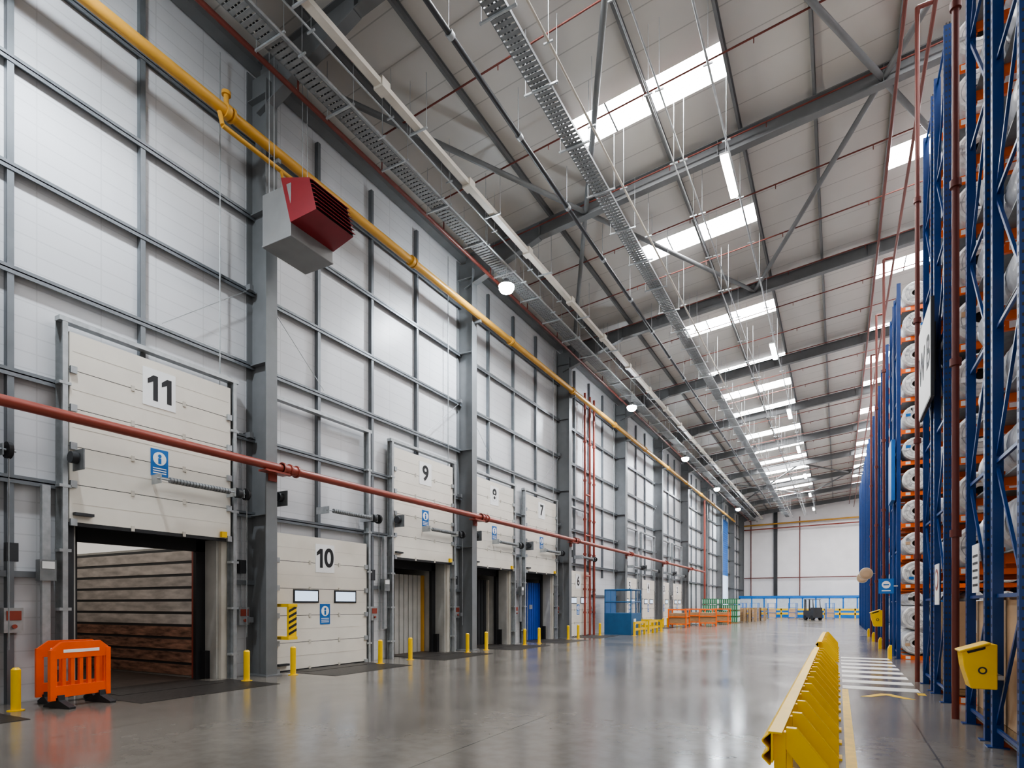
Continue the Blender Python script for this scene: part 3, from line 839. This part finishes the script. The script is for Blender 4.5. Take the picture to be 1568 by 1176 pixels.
for j in range(9):
    z = j*0.145
    for i in range(6): pb.box(-0.5, 0.5, -0.6+i*0.22, -0.5+i*0.22, z+0.11, z+0.135, 'wood')
    for x in (-0.5, -0.05, 0.4): pb.box(x, x+0.1, -0.6, 0.6, z, z+0.11, 'wood')
pme = pb.mesh()
for x, y in ((-7.6, 58.5), (-7.4, 62), (-8.8, 62), (-7, 66)): inst('pallet_stack', pme, (x, y, 0), random.uniform(-0.3, 0.3))
kb_ = B('blue_roll_cage')
for x in (-0.4, 0.4):
    for y in (-0.5, 0.5): kb_.box(x-0.03, x+0.03, y-0.03, y+0.03, 0.1, 1.8, 'farb'); kb_.cyl((x-0.02, y, 0.06), (x+0.02, y, 0.06), 0.06, 'black', 10)
for z in (0.15, 0.7, 1.25, 1.78):
    for s in (-1, 1): kb_.box(s*0.4-0.02, s*0.4+0.02, -0.5, 0.5, z-0.02, z+0.02, 'farb'); kb_.box(-0.4, 0.4, s*0.5-0.02, s*0.5+0.02, z-0.02, z+0.02, 'farb')
kb_.box(-0.38, 0.38, -0.48, 0.48, 0.17, 1.1, 'card')
kme = kb_.mesh()
for x, y in ((-9.6, 70), (-8.2, 72), (-9.8, 74.5), (-6.6, 74), (-0.8, 76), (-4.6, 77)): inst('blue_roll_cage', kme, (x, y, 0), random.uniform(-0.2, 0.2))

# ------------------------------------------------------------------ far end
e = empty('office_partition', (0, 0, 0))
b = B('frame'); yy = FAR-3.5
b.box(-11.5, 6, yy, yy+0.08, 0, 1.0, 'farb'); b.box(-11.5, 6, yy-0.01, yy+0.09, 2.4, 2.75, 'farb')
b.box(-11.5, 6, yy-0.02, yy, 0.45, 0.62, 'white')
x = -11.5
while x < 6:
    b.box(x, x+0.16, yy-0.01, yy+0.09, 0.95, 2.5, 'farb'); b.box(x+0.16, x+1.5, yy+0.02, yy+0.05, 0.95, 2.45, 'paleb'); x += 1.5
b.box(-8.1, -7.0, yy-0.03, yy-0.01, 0, 2.3, 'white')
b.done(e)
b = B('yellow_pedestrian_rail'); yy = FAR-6
x = -11
while x < 5: b.box(x-0.07, x+0.07, yy, yy+0.1, 0, 1.15, 'yellow'); x += 1.6
for z in (0.5, 1.02): b.box(-11, 5, yy, yy+0.06, z-0.12, z+0.12, 'yellow')
b.done()
b = B('black_wall_duct'); b.box(-7.55, -7.1, FAR-0.4, FAR, 2.7, 14.2, 'dark'); b.done()
b = B('wall_sprinkler_pipe')
b.cyl((-11.5, FAR-0.3, 5.2), (6, FAR-0.3, 5.2), 0.06, 'redd', 8)
for x in (-10.4, -4.4): b.cyl((x, FAR-0.3, 2.0), (x, FAR-0.3, 13.2), 0.06, 'redd', 8)
b.cyl((-11.5, FAR-0.5, 12.3), (12, FAR-0.5, 12.9), 0.1, 'ochre', 10); b.cyl((-11.5, FAR-0.7, 11.7), (12, FAR-0.7, 12.2), 0.08, 'red', 10)
b.done()
b = B('blue_loading_shutter')
b.box(WX+0.14, WX+0.2, 71.5, 75.5, 5.0, 11.5, 'farb')
for i in range(26): b.box(WX+0.2, WX+0.22, 71.5, 75.5, 5.0+i*0.25, 5.12+i*0.25, 'farb')
b.box(WX+0.14, WX+0.2, 71.5, 75.5, 0, 5.0, 'glass'); b.done()
b = B('forklift_truck')
b.box(-0.5, 0.5, -0.9, 0.9, 0.25, 1.0, 'dark'); b.box(-0.45, 0.45, -0.9, -0.3, 1.0, 1.3, 'dark')
for x in (-0.42, 0.42):
    for y in (-0.7, 0.5): b.cyl((x, y, 1.0), (x*0.9, y+0.1, 2.1), 0.035, 'dark', 8)
    for y in (-0.6, 0.6): b.cyl((x-0.1, y, 0.25), (x+0.1, y, 0.25), 0.25, 'black', 16)
    b.box(x*0.6-0.05, x*0.6+0.05, 0.95, 1.05, 0.05, 2.2, 'dark'); b.box(x*0.6-0.06, x*0.6+0.06, 1.05, 2.1, 0.05, 0.1, 'dark')
b.box(-0.45, 0.45, -0.7, 0.6, 2.1, 2.15, 'dark'); b.done(loc=(-2.3, 70, 0), rz=0.6)

# ------------------------------------------------------------------ world, camera
w = bpy.data.worlds.new('world'); S.world = w; w.use_nodes = True
bg = w.node_tree.nodes['Background']; bg.inputs[0].default_value = (1.0, 0.99, 0.97, 1); bg.inputs[1].default_value = 0.95
try:
    S.view_settings.view_transform = 'AgX'
    S.view_settings.look = 'AgX - Medium High Contrast'
    S.view_settings.exposure = -0.35
except Exception as ex: print(ex)
cam = bpy.data.cameras.new('camera'); co = bpy.data.objects.new('camera', cam); COL.objects.link(co)
cam.sensor_width = 36; cam.lens = 917/1568*36; cam.shift_y = 338/1568
co.location = (0, 0, 1.6); co.rotation_euler = (math.pi/2, 0, math.atan(499/917))
cam.clip_end = 300; S.camera = co
